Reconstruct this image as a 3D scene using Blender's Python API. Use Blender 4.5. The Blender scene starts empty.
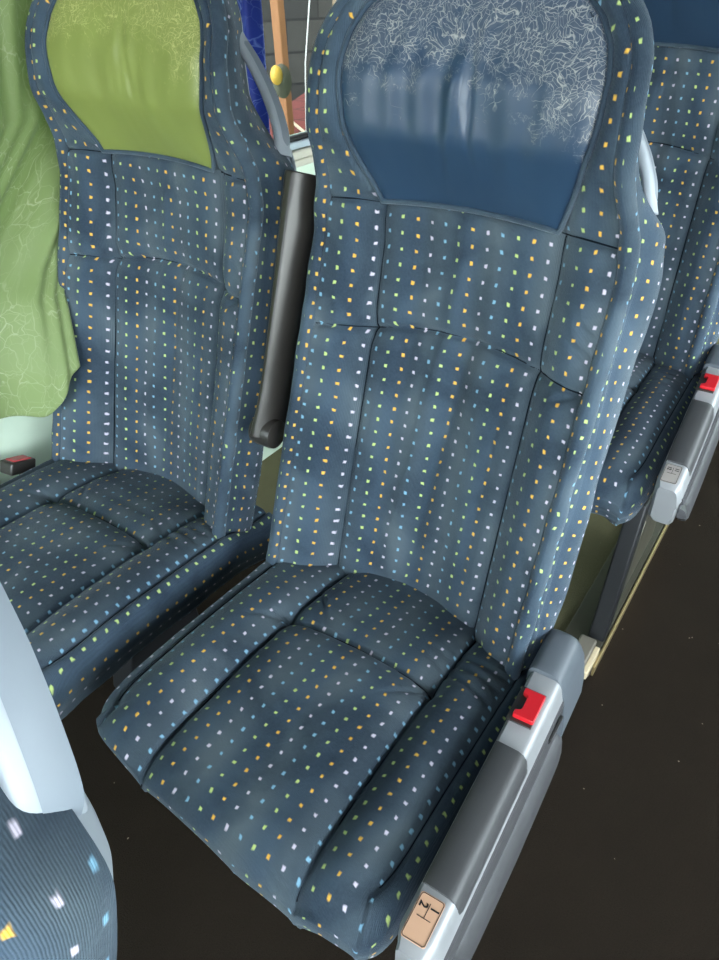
import bpy, math, random
import numpy as np
from mathutils import Vector, Matrix, noise

rnd = random.Random(7)
H = 0.44                       # cushion level above the floor
TH = math.radians(18)          # recline of the seat backs
SN, CS = math.sin(TH), math.cos(TH)
XC = 0.2275                    # centre line of the aisle column of seats
col = bpy.context.scene.collection

# ------------------------------------------------------------------ helpers
def setp(o, label=None, cat=None, group=None, kind=None):
    if label: o['label'] = label
    if cat: o['category'] = cat
    if group: o['group'] = group
    if kind: o['kind'] = kind
    return o

def empty(name, loc, label, cat, group=None):
    o = bpy.data.objects.new(name, None)
    o.empty_display_size = 0.1
    col.objects.link(o); o.location = loc
    return setp(o, label, cat, group)

class MB:
    """mesh collector: vertices, faces, per-loop uv"""
    def __init__(s): s.v = []; s.f = []; s.uv = []
    def grid(s, P, UV=None, cu=False, cv=False, flip=False):
        n, m = P.shape[:2]; b = len(s.v)
        s.v += [tuple(p) for p in P.reshape(-1, 3)]
        nn = n if cu else n - 1; mm = m if cv else m - 1
        for i in range(nn):
            for j in range(mm):
                i2 = (i+1) % n; j2 = (j+1) % m
                q = [(i, j), (i2, j), (i2, j2), (i, j2)]
                if flip: q = q[::-1]
                s.f.append([b + a*m + c for a, c in q])
                if UV is not None: s.uv.append([tuple(UV[a, c]) for a, c in q])
                else: s.uv.append([(P[a, c][0], P[a, c][1]) for a, c in q])
    def poly(s, pts, flip=False):
        b = len(s.v); s.v += [tuple(p) for p in pts]
        q = list(range(b, b+len(pts)))
        if flip: q = q[::-1]
        s.f.append(q); s.uv.append([(s.v[k][0], s.v[k][1]) for k in q])
    def box(s, c, size, M=None):
        hx, hy, hz = [k/2 for k in size]; b = len(s.v)
        for z in (-hz, hz):
            for y in (-hy, hy):
                for x in (-hx, hx):
                    p = Vector((x, y, z))
                    if M is not None: p = M @ p
                    s.v.append(tuple(p + Vector(c)))
        for q in ((0,2,3,1),(4,5,7,6),(0,1,5,4),(2,6,7,3),(0,4,6,2),(1,3,7,5)):
            s.f.append([b+k for k in q]); s.uv.append([(s.v[b+k][0]+s.v[b+k][2], s.v[b+k][1]) for k in q])
    def prism(s, pts, axis, a0, a1):
        """closed outline in the two other axes extruded along axis"""
        def mk(p, a):
            return {'x': (a, p[0], p[1]), 'y': (p[0], a, p[1]), 'z': (p[0], p[1], a)}[axis]
        n = len(pts); b = len(s.v)
        s.v += [mk(p, a0) for p in pts] + [mk(p, a1) for p in pts]
        fs = [[b+i, b+(i+1) % n, b+n+(i+1) % n, b+n+i] for i in range(n)]
        fs += [list(range(b+n-1, b-1, -1)), list(range(b+n, b+2*n))]
        for q in fs:
            s.f.append(q); s.uv.append([(s.v[k][0]+s.v[k][2], s.v[k][1]) for k in q])
    def tube(s, pts, r, n=12, ry=None, up=None, caps=True, closed=False, usc=1.0):
        pts = [Vector(p) for p in pts]; N = len(pts)
        rs = r if hasattr(r, '__len__') else [r]*N
        rys = ry if hasattr(ry, '__len__') else ([ry]*N if ry else rs)
        P = np.zeros((N, n+1, 3)); UV = np.zeros((N, n+1, 2)); L = 0
        ref = Vector(up) if up else None; prev = None
        for i in range(N):
            if closed: t = (pts[(i+1) % N] - pts[i-1])
            else: t = pts[min(i+1, N-1)] - pts[max(i-1, 0)]
            t.normalize()
            if ref is None:
                ref0 = prev if prev is not None else (Vector((0,0,1)) if abs(t.z) < .9 else Vector((1,0,0)))
            else: ref0 = ref
            a = (ref0 - t*ref0.dot(t)).normalized(); bb = t.cross(a)
            prev = a
            if i: L += (pts[i]-pts[i-1]).length
            for j in range(n+1):
                q = 2*math.pi*j/n
                P[i, j] = pts[i] + a*math.cos(q)*rs[i] + bb*math.sin(q)*rys[i]
                UV[i, j] = (q*rs[i]*usc, L)
        s.grid(P, UV, cu=closed)
        if caps and not closed:
            s.poly([P[0, j] for j in range(n)]); s.poly([P[-1, j] for j in range(n)], True)
    def build(s, name, mat, parent=None, smooth=True, bevel=0, bseg=2, sub=0, angle=None):
        me = bpy.data.meshes.new(name)
        me.from_pydata(s.v, [], s.f)
        uvl = me.uv_layers.new(name='UVMap')
        flat = [c for f in s.uv for uv in f for c in uv]
        uvl.data.foreach_set('uv', flat)
        import bmesh
        bm = bmesh.new(); bm.from_mesh(me)
        bmesh.ops.remove_doubles(bm, verts=bm.verts, dist=1e-6)
        bmesh.ops.recalc_face_normals(bm, faces=bm.faces)
        bm.to_mesh(me); bm.free()
        me.materials.append(mat)
        if smooth: me.polygons.foreach_set('use_smooth', [True]*len(me.polygons))
        o = bpy.data.objects.new(name, me); col.objects.link(o)
        if parent: o.parent = parent
        if bevel:
            m = o.modifiers.new('Bevel', 'BEVEL'); m.width = bevel; m.segments = bseg
            m.limit_method = 'ANGLE'; m.angle_limit = math.radians(35)
        if sub:
            m = o.modifiers.new('Sub', 'SUBSURF'); m.levels = m.render_levels = sub
        if angle is not None or bevel:
            me.set_sharp_from_angle(angle=math.radians(angle or 40))
        return o

def interp(x, xs, ys): return np.interp(x, xs, ys)
def smooth_interp(xs, ys, n=400):
    X = np.linspace(xs[0], xs[-1], n); Y = np.interp(X, xs, ys)
    k = max(3, n//26) | 1; ker = np.hanning(k+2)[1:-1]; ker /= ker.sum()
    Yp = np.pad(Y, k//2, mode='edge'); Y2 = np.convolve(Yp, ker, mode='valid')
    return lambda x: np.interp(x, X, Y2)
def sstep(a, b, x):
    t = np.clip((x-a)/(b-a), 0, 1); return t*t*(3-2*t)
def gauss(x, w): return np.exp(-(x/w)**2)
def nz(x, y, z=0.0, sc=1.0):
    x, y = np.broadcast_arrays(x, y)
    out = np.empty(x.shape)
    for i, (a, b) in enumerate(zip(x.ravel(), y.ravel())):
        out.flat[i] = noise.noise((a*sc, b*sc, z))
    return out

# ---------------------------------------------------------------- materials
def newmat(name):
    m = bpy.data.materials.new(name); m.use_nodes = True
    nt = m.node_tree; nt.nodes.clear()
    out = nt.nodes.new('ShaderNodeOutputMaterial')
    return m, nt, out
class N:
    def __init__(s, nt): s.nt = nt
    def new(s, t, **kw):
        n = s.nt.nodes.new(t)
        for k, v in kw.items(): setattr(n, k, v)
        return n
    def link(s, a, b): s.nt.links.new(a, b)
    def val(s, sock, v):
        if hasattr(v, 'is_output') or isinstance(v, bpy.types.NodeSocket): s.link(v, sock)
        else: sock.default_value = v
    def math(s, op, a, b=0.0, c=None, clamp=False):
        n = s.new('ShaderNodeMath', operation=op, use_clamp=clamp)
        s.val(n.inputs[0], a); s.val(n.inputs[1], b)
        if c is not None: s.val(n.inputs[2], c)
        return n.outputs[0]
    def mix(s, f, a, b, mode='MIX'):
        n = s.new('ShaderNodeMix', data_type='RGBA', blend_type=mode)
        s.val(n.inputs[0], f)
        for sock, v in ((n.inputs[6], a), (n.inputs[7], b)):
            if isinstance(v, tuple): sock.default_value = (*v[:3], 1)
            else: s.link(v, sock)
        return n.outputs[2]
    def ramp(s, f, stops, interp='LINEAR'):
        n = s.new('ShaderNodeValToRGB'); cr = n.color_ramp; cr.interpolation = interp
        while len(cr.elements) < len(stops): cr.elements.new(0.5)
        for e, (p, c) in zip(cr.elements, stops):
            e.position = p; e.color = (*c, 1) if len(c) == 3 else c
        s.link(f, n.inputs[0]); return n.outputs[0]
    def noise(s, vec, scale, detail=2, rough=.5, dist=0.0):
        n = s.new('ShaderNodeTexNoise'); n.inputs['Scale'].default_value = scale
        n.inputs['Detail'].default_value = detail; n.inputs['Roughness'].default_value = rough
        n.inputs['Distortion'].default_value = dist
        if vec is not None: s.link(vec, n.inputs['Vector'])
        return n.outputs['Fac']
    def bump(s, h, strength=.3, dist=.001):
        n = s.new('ShaderNodeBump'); n.inputs['Strength'].default_value = strength
        n.inputs['Distance'].default_value = dist; s.link(h, n.inputs['Height'])
        return n.outputs['Normal']
def principled(n, out, **kw):
    p = n.new('ShaderNodeBsdfPrincipled')
    for k, v in kw.items():
        s = p.inputs[k.replace('_', ' ')]
        if isinstance(v, bpy.types.NodeSocket): n.link(v, s)
        elif isinstance(v, tuple) and len(v) == 3: s.default_value = (*v, 1)
        else: s.default_value = v
    n.link(p.outputs[0], out.inputs[0]); return p

def fabric(name, base=(.034, .057, .090), du=0.0, shade=1.0):
    m, nt, out = newmat(name); n = N(nt)
    uv = n.new('ShaderNodeUVMap'); uv.uv_map = 'UVMap'
    sep = n.new('ShaderNodeSeparateXYZ'); n.link(uv.outputs[0], sep.inputs[0])
    PIT = 0.0208
    u = n.math('DIVIDE', n.math('ADD', sep.outputs[0], du + 40*PIT), PIT)
    v = n.math('DIVIDE', n.math('ADD', sep.outputs[1], 40*PIT), PIT)
    # a little irregularity of the woven squares
    tc = n.new('ShaderNodeTexCoord')
    obj = tc.outputs['Object']
    j1 = n.math('MULTIPLY', n.math('SUBTRACT', n.noise(obj, 95, 0), .5), .16)
    j2 = n.math('MULTIPLY', n.math('SUBTRACT', n.noise(obj, 160, 0), .5), .16)
    fu = n.math('SUBTRACT', n.math('FRACT', u), .5); fv = n.math('SUBTRACT', n.math('FRACT', v), .5)
    au = n.math('ABSOLUTE', n.math('ADD', fu, j1)); av = n.math('ABSOLUTE', n.math('ADD', fv, j2))
    def soft(a, hw):
        return n.math('MULTIPLY', n.math('SUBTRACT', hw, a), 14.0, clamp=True)
    mask = n.math('MULTIPLY', soft(au, .125), soft(av, .140), clamp=True)
    idx = n.math('MODULO', n.math('FLOOR', u), 4.0)
    colr = n.ramp(n.math('ADD', n.math('DIVIDE', idx, 4.0), .05),
                  [(0, (.19, .37, .52)), (.25, (.46, .58, .20)), (.5, (.74, .42, .07)), (.75, (.56, .51, .62))], 'CONSTANT')
    # weave: fine ribs along the length and nap patches
    rib = n.new('ShaderNodeTexWave', wave_type='BANDS', bands_direction='X')
    rib.inputs['Scale'].default_value = 190; rib.inputs['Distortion'].default_value = 1.5
    rib.inputs['Detail'].default_value = 1.0
    n.link(uv.outputs[0], rib.inputs['Vector'])
    nap = n.noise(obj, 8, 3, .5, .6)
    nap2 = n.noise(obj, 300, 2, .6)
    napr = n.ramp(nap, [(.36, (.45, .50, .58)), (.5, (1.0, 1.0, 1.0)), (.64, (1.6, 1.5, 1.4))])
    stripe = n.new('ShaderNodeTexWave', wave_type='BANDS', bands_direction='X')
    stripe.inputs['Scale'].default_value = 3.8; stripe.inputs['Distortion'].default_value = 0.6
    n.link(uv.outputs[0], stripe.inputs['Vector'])
    b0 = n.mix(n.math('MULTIPLY', stripe.outputs['Fac'], 1.0), tuple(k*shade for k in base),
               tuple(k*shade for k in (base[0]*1.75, base[1]*1.42, base[2]*1.12)))
    b1 = n.mix(1.0, b0, napr, 'MULTIPLY')
    b2 = n.mix(n.math('MULTIPLY', rib.outputs['Fac'], .38), b1, (.026, .042, .060))
    b3 = n.mix(n.math('MULTIPLY', nap2, .25), b2, (.09, .13, .17))
    c = n.mix(mask, b3, colr)
    hgt = n.math('ADD', n.math('MULTIPLY', rib.outputs['Fac'], .6), n.math('ADD', n.math('MULTIPLY', mask, .6), n.math('MULTIPLY', nap2, .9)))
    p = principled(n, out, Base_Color=c, Roughness=.85, Normal=n.bump(hgt, .6, .0009))
    p.inputs['Specular IOR Level'].default_value = .18
    p.inputs['Sheen Weight'].default_value = .22
    p.inputs['Sheen Roughness'].default_value = .38
    p.inputs['Sheen Tint'].default_value = (.72, .82, .95, 1)
    return m

def leather(name, base, crack, zc, amount=1.0, rough=.38):
    m, nt, out = newmat(name); n = N(nt)
    tc = n.new('ShaderNodeTexCoord'); uv = n.new('ShaderNodeUVMap'); uv.uv_map = 'UVMap'
    vec = uv.outputs[0]
    sep = n.new('ShaderNodeSeparateXYZ'); n.link(vec, sep.inputs[0])
    w = n.new('ShaderNodeTexNoise'); w.inputs['Scale'].default_value = 26; w.inputs['Detail'].default_value = 3
    n.link(vec, w.inputs['Vector'])
    va = n.new('ShaderNodeVectorMath', operation='MULTIPLY_ADD')
    n.link(w.outputs['Color'], va.inputs[0]); va.inputs[1].default_value = (.05, .05, 0); n.link(vec, va.inputs[2])
    def lines(scale, width, vecs=va.outputs[0]):
        vo = n.new('ShaderNodeTexVoronoi', feature='DISTANCE_TO_EDGE'); vo.inputs['Scale'].default_value = scale
        n.link(vecs, vo.inputs['Vector'])
        return n.math('SUBTRACT', 1.0, n.math('DIVIDE', vo.outputs['Distance'], width), clamp=True)
    big = lines(58, .020); small = lines(170, .050)
    thr = n.noise(vec, 20, 4, .7); thr2 = n.noise(vec, 30, 4, .7)
    up = n.math('MULTIPLY', n.math('SUBTRACT', sep.outputs[1], zc), 9.0)          # wear grows towards the top
    side = n.math('MULTIPLY', n.math('MAXIMUM', sep.outputs[0], n.math('MULTIPLY', sep.outputs[0], -.55)), 4.2)
    bias = n.math('ADD', up, side)
    m1 = n.math('MULTIPLY', n.math('ADD', n.math('SUBTRACT', thr, .62), n.math('MULTIPLY', bias, .45)), 7.0, clamp=True)
    m2 = n.math('MULTIPLY', n.math('ADD', n.math('SUBTRACT', thr2, .66), n.math('MULTIPLY', bias, .45)), 7.0, clamp=True)
    k = n.math('ADD', n.math('MULTIPLY', big, m1), n.math('MULTIPLY', small, m2), clamp=True)
    k = n.math('MULTIPLY', k, amount)
    worn = n.math('MULTIPLY', n.math('MULTIPLY', m2, n.noise(vec, 120, 3, .7)), .45*amount)
    v = n.noise(vec, 9, 2)
    c0 = n.mix(v, tuple(k_*.8 for k_ in base), tuple(k_*1.2 for k_ in base))
    c1 = n.mix(worn, c0, tuple(a*.6+b*.4 for a, b in zip(base, crack)))
    c = n.mix(k, c1, crack)
    gr = n.noise(vec, 420, 2)
    h = n.math('ADD', n.math('MULTIPLY', gr, .5), n.math('MULTIPLY', k, -.8))
    p = principled(n, out, Base_Color=c, Roughness=n.math('ADD', rough, n.math('MULTIPLY', k, .3)), Normal=n.bump(h, .25, .0006))
    p.inputs['Coat Weight'].default_value = .15; p.inputs['Coat Roughness'].default_value = .45
    return m

def plastic(name, c, rough=.4, metal=0.0, speck=.04, bump=.15, spec=.5, scale=300, coat=0.0):
    m, nt, out = newmat(name); n = N(nt)
    tc = n.new('ShaderNodeTexCoord')
    f = n.noise(tc.outputs['Object'], scale, 2); g = n.noise(tc.outputs['Object'], 14, 3)
    c1 = n.mix(g, tuple(k*(1-speck*2) for k in c), tuple(min(1, k*(1+speck*2)) for k in c))
    p = principled(n, out, Base_Color=c1, Metallic=metal,
                   Roughness=n.math('ADD', rough-.06, n.math('MULTIPLY', g, .12)),
                   Normal=n.bump(f, bump, .0003))
    p.inputs['Specular IOR Level'].default_value = spec
    p.inputs['Coat Weight'].default_value = coat
    return m

def carpet(name, a, b, dots=(.35, .30, .24)):
    m, nt, out = newmat(name); n = N(nt)
    tc = n.new('ShaderNodeTexCoord'); o = tc.outputs['Object']
    f = n.noise(o, 420, 3, .7); g = n.noise(o, 5, 3, .6)
    rib = n.new('ShaderNodeTexWave', wave_type='BANDS', bands_direction='X'); rib.inputs['Scale'].default_value = 70
    rib.inputs['Distortion'].default_value = 3; rib.inputs['Detail Scale'].default_value = 4
    n.link(o, rib.inputs['Vector'])
    c0 = n.mix(f, a, b); c1 = n.mix(n.math('MULTIPLY', g, .5), c0, tuple(k*.5 for k in a))
    vo = n.new('ShaderNodeTexVoronoi'); vo.inputs['Scale'].default_value = 26; n.link(o, vo.inputs['Vector'])
    lint = n.math('MULTIPLY', n.math('LESS_THAN', vo.outputs['Distance'], .045), n.math('GREATER_THAN', n.noise(o, 60, 1), .5))
    c = n.mix(lint, c1, dots)
    h = n.math('ADD', f, n.math('MULTIPLY', rib.outputs['Fac'], .15))
    p = principled(n, out, Base_Color=c, Roughness=.95, Normal=n.bump(h, .8, .002))
    p.inputs['Specular IOR Level'].default_value = .1
    return m

def crumpled(name, base, line, back, transl=.45, scale=9):
    m, nt, out = newmat(name); n = N(nt)
    uv = n.new('ShaderNodeUVMap'); uv.uv_map = 'UVMap'; vec = uv.outputs[0]
    w = n.new('ShaderNodeTexNoise'); w.inputs['Scale'].default_value = 13; w.inputs['Detail'].default_value = 3
    n.link(vec, w.inputs['Vector'])
    va = n.new('ShaderNodeVectorMath', operation='MULTIPLY_ADD')
    n.link(w.outputs['Color'], va.inputs[0]); va.inputs[1].default_value = (.10, .10, 0); n.link(vec, va.inputs[2])
    def lines(sc, wd):
        vo = n.new('ShaderNodeTexVoronoi', feature='DISTANCE_TO_EDGE'); vo.inputs['Scale'].default_value = sc
        n.link(va.outputs[0], vo.inputs['Vector'])
        return n.math('SUBTRACT', 1.0, n.math('DIVIDE', vo.outputs['Distance'], wd), clamp=True)
    l = n.math('MAXIMUM', lines(scale*1.7, .022), n.math('MULTIPLY', lines(scale*3.2, .030), .5))
    l = n.math('MULTIPLY', l, n.math('MULTIPLY', n.math('SUBTRACT', n.noise(vec, 8, 2), .28), 3.0, clamp=True))
    v = n.noise(vec, 5, 3)
    c0 = n.mix(v, base, back)
    c = n.mix(n.math('MULTIPLY', l, .75), c0, line)
    d = n.new('ShaderNodeBsdfPrincipled'); n.link(c, d.inputs['Base Color']); d.inputs['Roughness'].default_value = .55
    d.inputs['Sheen Weight'].default_value = .2
    n.link(n.bump(l, .3, .001), d.inputs['Normal'])
    t = n.new('ShaderNodeBsdfTranslucent'); n.link(c, t.inputs[0])
    mx = n.new('ShaderNodeMixShader'); mx.inputs[0].default_value = transl
    n.link(d.outputs[0], mx.inputs[1]); n.link(t.outputs[0], mx.inputs[2]); n.link(mx.outputs[0], out.inputs[0])
    return m

def glass(name, tint=(.93, .96, .95), gloss=True):
    m, nt, out = newmat(name); n = N(nt)
    t = n.new('ShaderNodeBsdfTransparent'); t.inputs[0].default_value = (*tint, 1)
    g = n.new('ShaderNodeBsdfGlossy'); g.inputs['Roughness'].default_value = .02
    fr = n.new('ShaderNodeFresnel'); fr.inputs[0].default_value = 1.45
    mx = n.new('ShaderNodeMixShader')
    n.link(n.math('MULTIPLY', fr.outputs[0], .15), mx.inputs[0]); n.link(t.outputs[0], mx.inputs[1]); n.link(g.outputs[0], mx.inputs[2])
    n.link(mx.outputs[0] if gloss else t.outputs[0], out.inputs[0]); return m

def emit(name, c, s):
    m, nt, out = newmat(name); n = N(nt)
    e = n.new('ShaderNodeEmission'); e.inputs[0].default_value = (*c, 1); e.inputs[1].default_value = s
    n.link(e.outputs[0], out.inputs[0]); return m

FAB = fabric('moquette', du=0.1150 - 0.0104 + 0.0104*2)
SEAM = plastic('seam_thread', (.006, .010, .017), .8, spec=.1)
LEATH = leather('blue_leather', (.022, .050, .098), (.36, .36, .35), .700)
GLEATH = leather('green_leather', (.205, .245, .062), (.75, .70, .32), .715, .45, .45)
SHELL = plastic('grey_shell', (.34, .38, .43), .42)
SHELLD = plastic('grey_inset', (.20, .235, .28), .5)
SILVER = plastic('silver_paint', (.34, .35, .37), .36, .35, .05, .2, scale=700)
DGREY = plastic('dark_grey_pad', (.055, .056, .060), .42, bump=.35, scale=900)
CAPM = plastic('slate_grey_cap', (.095, .11, .13), .38, bump=.2)
FLANK = plastic('flank_grey', (.085, .086, .094), .36, .15, bump=.2, scale=700)
BLACKP = plastic('black_plastic', (.030, .027, .025), .34, bump=.1)
RED = plastic('red_plastic', (.52, .010, .018), .35, bump=.05)
REDF = plastic('faded_red_plastic', (.62, .06, .08), .4, bump=.05)
FRAME = plastic('dark_frame_metal', (.018, .019, .022), .5, .3)
TAG = plastic('peach_reflection_tag', (.70, .42, .28), .42, .2, scale=600)  # peach tone of light reflecting off the tag, put into its colour
TAG2 = plastic('grey_tag', (.42, .38, .36), .42, .25, scale=600)
INK = plastic('black_ink', (.008, .008, .008), .6)

# ------------------------------------------------------------ seat geometry
def BP(x, s, d):
    return np.stack([x, s*SN - d*CS, s*CS + d*SN + H], -1)

_hw = smooth_interp([-.05, .56, .60, .64, .70, .755, .79, .815, .84, .862, .875, .885], [.2125, .2125, .207, .197, .193, .188, .172, .150, .118, .080, .045, .012])
_dE = smooth_interp([-.05, .0, .54, .60, .66, .72, .82, .885], [-.006, .0, .002, .022, .078, .092, .084, .045])
_R = smooth_interp([-.05, .0, .15, .42, .56, .68, .885], [.098, .096, .080, .056, .032, .022, .0])
def hwf(s): return _hw(s)
def s_mid(x):
    ax = np.abs(x)
    return np.where(ax < .128, .413 + .017*(1-(x/.128)**2), .413 - .12*(ax-.128))
def s_head(x):
    ax = np.abs(x)
    return np.where(ax < .125, .587 + .008*(1-(x/.125)**2), .587 - .09*(ax-.125))
def groove(t, A=.0085, w=.0042, A2=.010, w2=.018):
    return A*gauss(t, w) + A2*gauss(t, w2)
LS = [.580, .600, .625, .650, .675, .705, .735, .765, .790, .812, .830, .843, .850]
LW = [.120, .128, .141, .151, .158, .162, .162, .155, .140, .116, .084, .046, .0]
_lw = smooth_interp(LS, LW, 300)
def lw(s): return np.where(s > .8495, 0.0, _lw(s))

def d_front(x, s, fold=1.0, seed=0.0):
    hw = hwf(s); a = np.clip(x/np.maximum(hw, 1e-4), -1, 1)
    q = np.cos(a*math.pi/2)
    d = _dE(s) - _R(s)*q
    body = 1 - sstep(.575, .600, s)
    # bolsters and padded panels
    ax = np.abs(x)
    d += body*.010*gauss(ax-.172, .024)
    d -= groove(ax-.128)*body
    d -= groove(s-s_mid(x),   .0075, .0038, .009, .020)*sstep(1.0, .93, np.abs(a))
    d -= groove(s-s_head(x), .0075, .0042, .006, .018)
    # upholstery folds down the middle panel
    low = body*sstep(.0, .12, s)
    d += fold*low*(.0060*gauss(x+.024-.10*(s-.3), .014) - .0075*gauss(x-.010-.10*(s-.3), .015)*sstep(.50, .38, s) + .0045*gauss(x-.062+.08*(s-.3), .020) - .0045*gauss(x+.070-.03*(s-.3), .016) - .0035*gauss(x-.095-.03*(s-.3), .012))
    # creases of the bolster cover beside the cross seam
    for (sx, s0, sl, ln) in ((.185, .455, -.55, .030), (.19, .478, -.7, .024), (.182, .395, .5, .028), (-.180, .44, .4, .022)):
        t = (s-s0) - sl*(x-sx)
        d -= fold*.0050*gauss(t, .0050)*gauss(x-sx, ln*.8)
    # wing of the head part: a roll around the leather
    head = 1-body
    dl = ax - lw(s)
    d -= head*.006*gauss(dl, .006)
    d += head*.006*sstep(0, .018, dl)*sstep(.05, .02, dl)
    # roll down at the outer edge
    d -= .010*sstep(.955, 1.0, np.abs(a))
    return d

def make_back(parent, mat, lmat, fold=1.0, seed=0.0, handle=True, hoff=0.0):
    nu, ns = 150, 300
    sv = np.concatenate([np.linspace(-.045, .82, 262), .885-.065*np.linspace(1, 0, 39)[1:]**1.6])
    av = np.sin(np.linspace(-1, 1, nu)*math.pi/2)*.35 + np.linspace(-1, 1, nu)*.65
    S, A = np.meshgrid(sv, av, indexing='ij')
    X = A*hwf(S)
    D = d_front(X, S, fold, seed)
    D += .0034*nz(X+seed, S*.6, seed, 11)*sstep(1, .9, np.abs(A)) + .0010*nz(X, S, seed+3, 38)
    P = BP(X, S, D)
    b = MB(); b.grid(P, np.stack([X, S], -1))
    # gusset on both sides
    nb = 16
    xb = smooth_interp([-.05, .56, .61, .65, .70, .75, .80, .84, .87, .885], [.236, .238, .232, .180, .134, .118, .106, .088, .044, .01])
    db = smooth_interp([-.05, .52, .60, .68, .885], [-.072, -.068, -.066, -.055, -.045])
    bul = smooth_interp([-.05, .0, .1, .5, .62, .70, .885], [.012, .014, .016, .013, .012, .013, .005])
    bt = np.linspace(0, 1, nb)
    S2, B = np.meshgrid(sv, bt, indexing='ij')
    tip = sstep(.02, -.045, S2)                      # lower end curls in
    for sg in (-1, 1):
        x0 = hwf(S2); e = _dE(S2) - .010
        nar = .010*sstep(.60, .52, S2) if sg < 0 else 0.0
        Xg = x0 + (xb(S2)-nar-x0)*sstep(0, 1, B) + bul(S2)*(.35 if sg < 0 else 1.0)*np.sin(math.pi*B)**.8 - .02*tip
        Xg += .0022*nz(S2, B*.1+sg, seed, 18) + .0025*np.sin((S2*9+B*3)*2)*np.sin(math.pi*B)
        Dg = e + (db(S2)-e)*B
        # a long crease along the gusset
        Xg -= .0035*gauss(B-.33, .05)*sstep(.62, .5, S2)
        Pg = BP(sg*Xg, S2, Dg)
        b.grid(Pg, np.stack([sg*(hwf(S2)+B*.1+.004), S2], -1))
    # lower closing face
    Pl = P[0]; low = np.stack([Pl, Pl + np.array([0, .10, .0])], 0); b.grid(low)
    br = b.build('backrest', mat, parent)
    # rolled piping around the outline
    so = np.concatenate([np.linspace(-.035, .80, 110), .884-.084*np.linspace(1, 0, 40)[1:]**1.8])
    pts = []
    for sg in (-1, 1):
        x = sg*(hwf(so)+.003); d = _dE(so) - .006
        p = BP(x, so, d); pts += list(p if sg < 0 else p[::-1])
    b = MB(); pts = np.array(pts)
    rr = [.0112 + .0020*noise.noise((p[2]*26, p[0]*9, seed)) for p in pts]
    b.tube(pts, rr, 14, up=(0, -CS, SN)); b.build('piping', mat, br)
    # stitched seams lying in the grooves
    b = MB()
    def seamline(xs, ss, r=.0010, lift=.0008):
        xs = np.array(xs, float); ss = np.array(ss, float)
        b.tube(BP(xs, ss, d_front(xs, ss, fold, seed)+lift), r, 6)
    ss = np.linspace(-.02, .585, 120)
    for sg in (-1, 1):
        seamline(np.full(120, sg*.128), ss)
    xs = np.linspace(-.205, .205, 120)
    seamline(xs, s_mid(xs)); seamline(xs[xs < -.12], s_head(xs[xs < -.12])); seamline(xs[xs > .12], s_head(xs[xs > .12]))
    b.build('seam', SEAM, br)
    # leather head panel
    nr, nt_ = 60, 160
    sc = .700
    outl = []
    for k in range(nt_):
        ph = 2*math.pi*k/nt_; dx, ds = math.sin(ph), math.cos(ph)
        lo, hi = 0, .3
        for _ in range(40):
            mid = (lo+hi)/2; x = dx*mid; s_ = sc+ds*mid
            ins = s_ < .8495 and abs(x) < float(lw(s_)) and s_ > float(s_head(x))
            if ins: lo = mid
            else: hi = mid
        outl.append(lo)
    outl = np.array(outl); R_ = np.linspace(0, 1, nr)**.8
    ph = np.arange(nt_)/nt_*2*math.pi
    RR, PH = np.meshgrid(R_, ph, indexing='ij'); OL = np.broadcast_to(outl, RR.shape)
    X = RR*OL*np.sin(PH); S = sc + RR*OL*np.cos(PH)
    D = _dE(S) - _R(S)*np.cos(np.clip(X/hwf(S), -1, 1)*math.pi/2)
    D += .014*np.sqrt(np.clip(1-RR**6, 0, 1)) - .005
    fx = X + .10*(S-.70)*np.sign(X)*.6
    wr = .0022*np.sin(fx*150+5*nz(X, S, 5+seed, 9))*gauss(S-.700, .065)*gauss(fx, .10)
    wr += .0040*gauss(fx+.012, .008)*gauss(S-.69, .065) - .0040*gauss(fx-.010, .006)*gauss(S-.70, .06)
    D += fold*wr*sstep(1, .8, RR) + .0012*nz(X, S, 9+seed, 14)
    b = MB(); b.grid(BP(X, S, D), np.stack([X, S], -1), cv=True)
    hd = b.build('headrest', lmat, parent)
    b = MB(); p = BP(X[-1]*1.012, sc+(S[-1]-sc)*1.008, D[-1]+.0035)
    keep = [i for i in range(nt_) if True]
    b.tube([p[i] for i in keep], .0036, 8, closed=True, up=(0, -CS, SN))
    b.build('headrest_welt', mat, hd)
    # back shell of hard plastic
    S3, A3 = np.meshgrid(sv, np.linspace(-1, 1, 41), indexing='ij')
    Xs = A3*xb(S3)*1.0; Ds = db(S3)+.004 - .035*np.sqrt(np.clip(1-np.abs(A3)**3, 0, 1))*sstep(.89, .80, S3)
    b = MB(); b.grid(BP(Xs, S3, Ds)); b.build('back_shell', SHELL, parent)
    # shoulder handle on the aisle side
    if handle:
        hs = [.625, .640, .660, .685, .708, .730, .750, .766, .782]
        hx = [.214, .213, .207, .194, .178, .160, .142, .126, .108]
        hd_ = [-.062, -.062, -.060, -.058, -.057, -.055, -.053, -.050, -.046]
        t = np.linspace(0, 1, 60); tt = np.linspace(0, 1, len(hs))
        sx = np.interp(t, tt, hs); xx = np.interp(t, tt, hx); dx = np.interp(t, tt, hd_)
        ker = np.hanning(9); ker /= ker.sum()
        sm = lambda a: np.convolve(np.pad(a, 4, mode='edge'), ker, 'valid')
        C_ = BP(sm(xx)-.008, sm(sx)+hoff, sm(dx)+.004)
        # section: wide flattened strip, rounded inner rim
        b = MB(); n = 28; PP = np.zeros((60, n+1, 3))
        nd = np.array([0, -CS, SN])
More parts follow.
